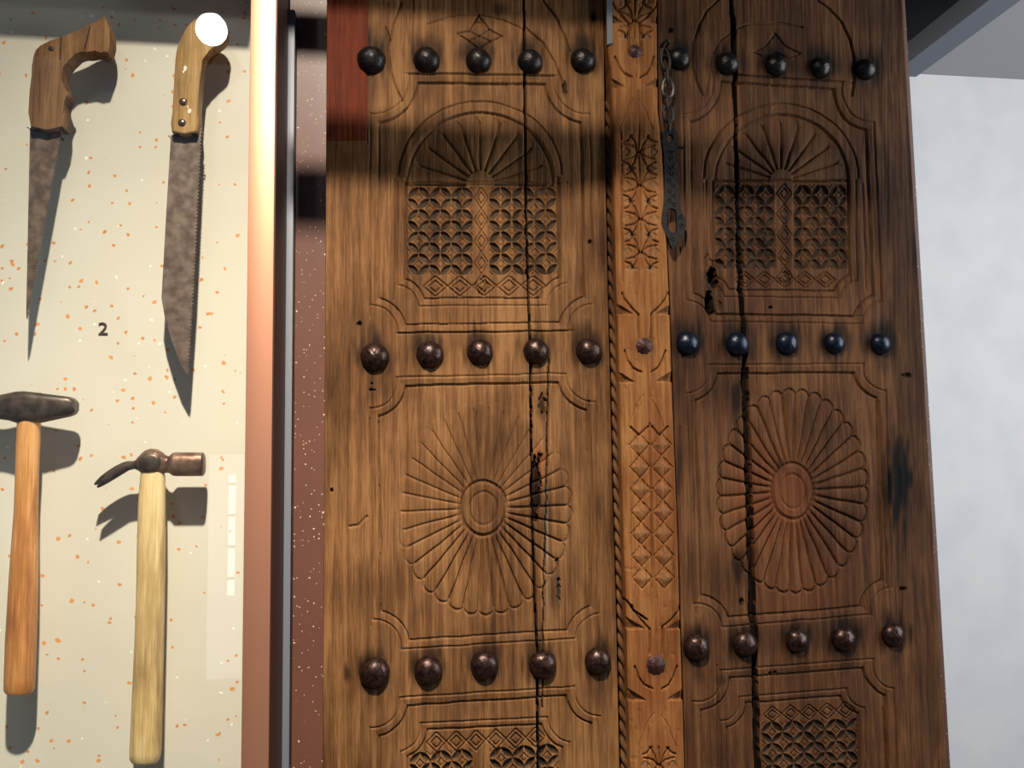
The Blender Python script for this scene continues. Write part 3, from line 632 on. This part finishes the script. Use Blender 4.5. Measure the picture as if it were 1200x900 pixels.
    for (x, y, r) in ST_R: s.stain(x-1, y-3, r*2.0, r*2.2, .95); s.stain(x, y+r*1.5, r*.7, r*1.5, .4)
    for (x, y, rx, ry) in ((786, 35, 3, 4), (1062, 440, 6, 2.5), (870, 706, 2.5, 5), (1058, 690, 4, 3), (903, 789, 2, 2), (909, 788, 2, 2), (904, 360, 3, 1.5)):
        k = np.hypot((X-x)/rx, (Y-y)/ry)+(vn(X*.5, Y*.25, 15)-.5)*.8 < .85; s.H[k] -= 3.5; s.stain(x, y, rx*1.4, ry*1.4, .8)
    s.H[X < crR(Y)] -= .7
    base = np.where(X < crR(Y), 0, 1); m = s.reg == 0; s.reg[m] = base[m]
rlt = thing('carved_door_leaf', 'right leaf of carved teak door, darker, against the white wall', 'door', P(940, 450, 0)*np.array((1, 1, 0)))
WR = MAT['wood_right']
def names_right(r):
    n = names_left(r); return (n[0], WR)+tuple(n[2:])
build_relief(ROWS, RL, RR, 316, carve_right, rlt, 0.004, names_right, .046, 2.42, .01)
for i, (x, y, r) in enumerate(ST_R):
    m = MAT['stud_dark'] if i < 5 else MAT['stud_blue_glint'] if i < 10 else MAT['stud_brown']
    dome(x, y, r, m, rlt, .8, 40+i, 'black iron stud' if i < 5 else 'iron stud with a blue reflection in its colour' if i < 10 else None, .004)

# ---------------------------------------------------------------- centre bar with rope edge
ST_B = [(745, 59, 8.8), (756, 405, 10.4), (770, 780, 11.4)]
def carve_bar(s):
    X, Y = s.X, s.Y; mid = (BL(Y)+BR(Y))/2+2
    def rel(pts, cx, cy, sc=1.0): return [(cx+x*sc, cy+y*sc) for x, y in pts]
    # waisted cartouches round the three bolts
    up = [(-27, -62), (-25, -56), (-17, -46), (-7, -36), (-7, -8)]; upr = [(27, -62), (25, -56), (17, -46), (7, -38), (7, -8)]
    dn = [(-24, 6), (-20, 18), (-14, 26), (-4, 31)]; dnr = [(24, 6), (20, 18), (15, 26), (7, 31)]
    for (cx, cy, sc) in ((756, 405, 1), (769, 775, 1.05), (744, 61, .95)):
        for a in (up, upr, dn, dnr): s.groove(rel(a, cx, cy, sc), 1.5, 2.6)
        s.groove(rel([(-7, -36), (-8, 0), (-5, 70)], cx, cy, sc), 1.3, .9); s.groove(rel([(7, -38), (8, 0), (8, 60)], cx, cy, sc), 1.3, .9)
        # notches: sunk triangles at the edges, and the field outside the round is lower
        for (ax, ay, sg) in ((-32, -36, 1), (-30, 44, 1), (31, -36, -1), (31, 43, -1)):
            tx, ty = cx+ax*sc, cy+ay*sc; u = (X-tx)*sg; k = (u > -9) & (u < 20*sc) & (Y < ty) & (Y > ty-(20*sc-u)*.62)
            s.H[k] -= (6.5*np.clip((20*sc-u)/14, 0, 1)*np.clip(1-(ty-Y)/20, .15, 1))[k]
            s.stain(tx+sg*2, ty-4, 9, 6, .35)
        s.groove(rel([(-20, 95), (-10, 70), (-2, 58)], cx, cy, sc), 1, .8); s.groove(rel([(22, 95), (14, 74), (6, 60)], cx, cy, sc), 1, .8)
    # leaf pattern, upper and lower stretch
    def leaves(cx0, cy0, cx1, cy1, n):
        for i in range(n):
            t = (i+.5)/n; cy = cy0+(cy1-cy0)*t; cx = cx0+(cx1-cx0)*t; h = (cy1-cy0)/n/2
            for sx in (-1, 1):
                for sy in (-1, 1):
                    s.groove([(cx+sx*1.5, cy), (cx+sx*7, cy+sy*h*.30), (cx+sx*18, cy+sy*h*.42)], 1.3, 2.0)
                    s.groove([(cx+sx*1.5, cy), (cx+sx*6, cy+sy*h*.62), (cx+sx*11, cy+sy*h*.98)], 1.3, 2.0)
                s.groove([(cx+sx*9, cy-h*.98), (cx+sx*13, cy-h*.72), (cx+sx*19, cy-h*.6)], 1.5, 2.2)
                s.groove([(cx+sx*9, cy+h*.98), (cx+sx*13, cy+h*.72), (cx+sx*19, cy+h*.6)], 1.5, 2.2)
                k = (np.abs(X-cx-sx*12)/8+np.abs(Y-cy-h*.99)/(h*.22)) < 1; s.H[k] -= 1.5; s.wear[..., 1][k] = np.maximum(s.wear[..., 1][k], .16)
                k = (np.abs(X-cx-sx*16)/6+np.abs(Y-cy)/(h*.3)) < 1; s.H[k] -= 1.2; s.wear[..., 1][k] = np.maximum(s.wear[..., 1][k], .1)
        s.groove([(cx0, cy0), (cx1, cy1)], 1.1, 1.8)
    leaves(748.5, 158, 752.5, 315, 4); leaves(744, -40, 744, 44, 2); leaves(772, 876, 774, 960, 2)
    s.groove([(728, 155), (730, 330)], 1.2, 1.4); s.groove([(748, 106), (749, 158)], 1, 1.6)
    s.reg[(Y > 156) & (Y < 318) & (X > 730) & (X < 774)] = 10
    # two rows of pyramids
    for j, (xa, xb_, ph) in enumerate(((750.5, 753.5, 0), (776.0, 778.5, 4))):
        for i in range(7):
            t = i/6.5; cx = xa+(xb_-xa)*t+(0 if j == 0 else 0); cy = 521+ph*0+i*26.0
            cx = (749.5+t*3.5) if j == 0 else (775.5+t*3.5)
            m = np.maximum(0, 1-(np.abs(X-cx)/12.6+np.abs(Y-cy)/13.5)); k = m > 0
            s.H[k] += (-1.8+4.2*np.minimum(m, .75)+(vn(X*.2, Y*.2, 51)-.5)*1.2)[k]; s.wear[..., 1][k] = np.maximum(s.wear[..., 1][k], (.14*sst(.2, .9, m))[k]); s.reg[k] = 20+j*8+i
            s.groove([(cx-10, cy+3), (cx, cy+13.3), (cx+10, cy+3)], 1.2, 1.1)
        s.groove([(cx*0+(739 if j == 0 else 764), 500), (749 if j == 0 else 773, 510), (759.5 if j == 0 else 783, 500)], 1.5, 2.4)
    s.groove([(761.5, 496), (764.5, 690)], 1.2, 1.8)
    for (x, y, r) in ST_B: s.stain(x, y, r*1.7, r*1.8, .35)
    s.stain(742, 130, 40, 26, .3); s.stain(722, 700, 8, 30, .4)
    s.wear[..., 2] = np.maximum(s.wear[..., 2], .22*vn(X*.03, Y*.01, 41))
    e = np.minimum(X-BL(Y), BR(Y)-X); s.H -= 2.2*np.clip(1-e/3.0, 0, 1)**2+(vn(X*.2, Y*.09, 42) > .86)*.6
    s.crack([(722, 690), (733, 702), (742, 715), (758, 726)], .9, 3)
bar = thing('centre_post', 'orange brown carved post between the two door leaves', 'door post', P(757, 450, -.01)*np.array((1, 1, 0)))
WB = MAT['wood_bar']
def names_bar(r):
    if r == 0: return ('post', WB, None, 0)
    if r == 10: return ('leaf_carving', WB, 0, 1)
    return ('pyramid_boss', WB, 0, 1)
def BLo(v): return BL(v)
build_relief(ROWS, BLo, BR, 82, carve_bar, bar, -.012, names_bar, .055, 2.42, .01)
for i, (x, y, r) in enumerate(ST_B): dome(x, y, r, MAT['bolt'], bar, .55, 80+i, None, -.012, True)
# rope moulding in the gap
def helix(ph):
    pts = []; v = np.arange(120, 925, 2.2)
    for y in v:
        t = (y-120)/34*2*math.pi/1+ph; q = P(float(LR(y)*.45+BL(y)*.55), y, .008)
        pts.append((q[0]+.0032*math.cos(t), .010+.0032*math.sin(t), q[2]))
    return pts
for k in range(2): bm_obj('rope_strand', tube_bm(helix(k*math.pi), .0037, 8), MAT['wood_right'], bar)
q0, q1 = P(706, 450, .03), P(742, 450, .03)
bm_obj('rebate', box_bm(float(q0[0])-.03, float(q1[0])+.05, .0515, .062, .01, 2.4), MAT['wood_right'], bar, False)
a, b = P(711.5, -40, -.0125), P(716.5, 50, -.0125)
bm_obj('repair_strip', prism_bm([(710.5, -60), (717.5, -60), (717.8, 50), (711.5, 52)], -.0145, -.011, -.0145), MAT['strip'], bar, False)['label'] = 'grey metal strip'

# ---------------------------------------------------------------- chain and hasp
ch = thing('chain_hasp', 'black iron chain with long slotted hasp hanging beside the carved post', 'hasp', P(779, 55, .0))
def link(cx, cy, w, h, y, r, m, rot=0, edge=False, tear=0):
    c = P(cx, cy, y); pts = []
    for k in range(20):
        t = 2*math.pi*k/20; x = w*math.sin(t)*(1-tear*math.cos(t)); z = h*math.cos(t)
        a, b = (x, 0) if not edge else (x*.35, x*.9)
        xr2 = a*math.cos(rot)-z*math.sin(rot); zr = a*math.sin(rot)+z*math.cos(rot)
        pts.append((c[0]+xr2*.0012, y+b*.0012, c[2]+zr*.0012))
    bm_obj('link', tube_bm(pts, r, 8, True), m, ch)
q = P(779, 58, .0); bm_obj('staple', tube_bm([(q[0]-.004, .006, q[2]+.006), (q[0]-.004, -.010, q[2]+.007), (q[0], -.014, q[2]+.008), (q[0]+.004, -.010, q[2]+.007), (q[0]+.004, .006, q[2]+.006)], .002, 8), MAT['chain'], ch)
yc = -.007
link(779.5, 70, 5.5, 15, yc, .0022, MAT['chain'], .1); link(782, 89, 4.5, 10, yc-.001, .0022, MAT['chain'], 0, True)
link(782.5, 103, 7.0, 13, yc, .0022, MAT['link_bright'], -.06, False, .15); link(782, 121, 4.5, 10, yc-.001, .0022, MAT['chain'], 0, True)
link(783, 134, 6, 11, yc, .0023, MAT['chain'], .05); link(784, 148, 4, 9, yc-.001, .0023, MAT['chain'], 0, True)
yh0, yh1 = -.012, -.0065
ol = [(776.5, 156), (780, 151.5), (786, 150.5), (792, 153), (795, 160), (794.5, 168), (793.5, 176), (794, 190), (795, 215), (796, 240), (799, 248), (803.5, 257), (804, 265), (799.5, 275), (796, 281), (792, 288), (788.5, 291), (785.5, 287), (783, 279), (778, 271), (775, 262), (775.5, 252), (777, 243), (778.5, 225), (778.5, 190), (777.5, 176), (775.5, 165)]
def plate_with_holes():
    bm = bmesh.new()
    ring = sm(ol, 2)
    holes = [[(785.2+4.2*math.cos(t), 162+5*math.sin(t)) for t in np.linspace(0, 2*math.pi, 13)[:-1]], sm([(782, 248), (785, 244.5), (790, 245), (793, 250), (793, 268), (791.5, 273), (784.5, 270), (782, 262)], 2)]
    for lp in [ring]+holes:
        q = P([p[0] for p in lp], [p[1] for p in lp], yh0)
        vs = [bm.verts.new((v[0], yh0, v[2])) for v in q]
        for i in range(len(vs)): bm.edges.new((vs[i], vs[(i+1) % len(vs)]))
    bmesh.ops.triangle_fill(bm, edges=bm.edges[:], use_beauty=True, normal=(0, -1, 0))
    r = bmesh.ops.extrude_face_region(bm, geom=bm.faces[:])
    bmesh.ops.translate(bm, verts=[g for g in r['geom'] if isinstance(g, bmesh.types.BMVert)], vec=(0, yh1-yh0, 0))
    return bm
hp = bm_obj('hasp_plate', plate_with_holes(), MAT['chain'], ch, False)
for i, (x, y) in enumerate([(786.5, 178), (787, 185), (787, 196), (787.5, 203), (785, 211), (789.5, 217), (785, 224), (790, 229), (785, 235), (790.5, 239), (797.5, 254), (798.5, 264), (788.5, 280)]):
    q = P(x, y, yh0-.0005); pts = [(q[0]+.0026*math.cos(t), yh0-.0003, q[2]+.0026*math.sin(t)) for t in np.linspace(0, 2*math.pi, 13)[:-1]]
    bm_obj('stamped_ring', tube_bm(pts, .0007, 6, True), MAT['link_bright'] if i > 99 else MAT['chain'], hp)
q = P(794, 171, yh0); q2 = P(801.5, 173, yh0)
bm_obj('spur', tube_bm([(q[0], -.0095, q[2]), (q2[0], -.0105, q2[2]), (q2[0]+.001, -.008, q2[2]-.004)], [.003, .0022, .001], 8), MAT['chain'], ch)

# ---------------------------------------------------------------- what the case glass mirrors: a round ceiling lamp and a window behind the viewer
def mirror_pt(px, py, z=None, y=None):
    g = P(px, py, YG); d = (g-CAM); d = d*np.array((1, -1, 1))
    t = (z-g[2])/d[2] if z is not None else (y-g[1])/d[1]
    return g+d*t
lp = mirror_pt(248, 35, z=2.9); dist = 1.4
q1 = mirror_pt(271, 35, z=2.9); rad = abs(q1[0]-lp[0])*.78
dl = thing('ceiling_downlight', 'round bright lamp mirrored in the glass over the tan saw handle', 'lamp', (lp[0], lp[1], lp[2]))
aim = (Vector(P(248, 35, YG))-Vector(lp)).normalized(); rot_ = aim.to_track_quat('Z', 'Y').to_matrix().to_4x4()
def disc(name, r0, r1, z0, z1, m):
    bm = bmesh.new(); bmesh.ops.create_cone(bm, cap_ends=True, segments=40, radius1=r0, radius2=r1, depth=abs(z1-z0), matrix=Matrix.Translation(lp)@rot_@Matrix.Translation((0, 0, (z0+z1)/2))); return bm_obj(name, bm, m, dl)
disc('housing', rad*.8, rad*1.06, -.20, -.006, MAT['beam']); disc('diffuser', rad, rad, -.004, .001, MAT['lamp_glow'])
bm_obj('stem', tube_bm([tuple(lp-np.array(aim)*.12), (lp[0], lp[1]-.1, 3.25)], .012, 10), MAT['beam'], dl)
YW_ = -5.6
a = mirror_pt(246, 533, y=YW_); b = mirror_pt(286, 533, y=YW_); c = mirror_pt(265, 905, y=YW_)
wt = thing('window', 'tall bright paned window behind the viewer, mirrored in the case glass beside the copper post', 'window', ((a[0]+b[0])/2, YW_, c[2]))
wx0, wx1 = sorted((float(a[0]), float(b[0]))); wz0, wz1 = float(c[2]), float(a[2])
wp = (wx1-wx0)
MAT['window_soft'] = emis('window_frosted_glass', (.9, .95, 1, 1), 1.2)
bm_obj('frosted_pane', box_bm(wx0, wx1, YW_, YW_+.01, wz0, wz1), MAT['window_soft'], wt, False)
bm_obj('pane', box_bm(wx0+wp*.58, wx0+wp*.78, YW_+.012, YW_+.02, wz0+(wz1-wz0)*.55, wz1-.15), MAT['window_glow'], wt, False)
for i_ in range(4):
    z_ = wz0+(wz1-wz0)*(.6+.1*i_)
    bm_obj('glazing_bar', box_bm(wx0+wp*.56, wx0+wp*.80, YW_+.022, YW_+.03, z_, z_+.02), MAT['plaster'], wt, False)
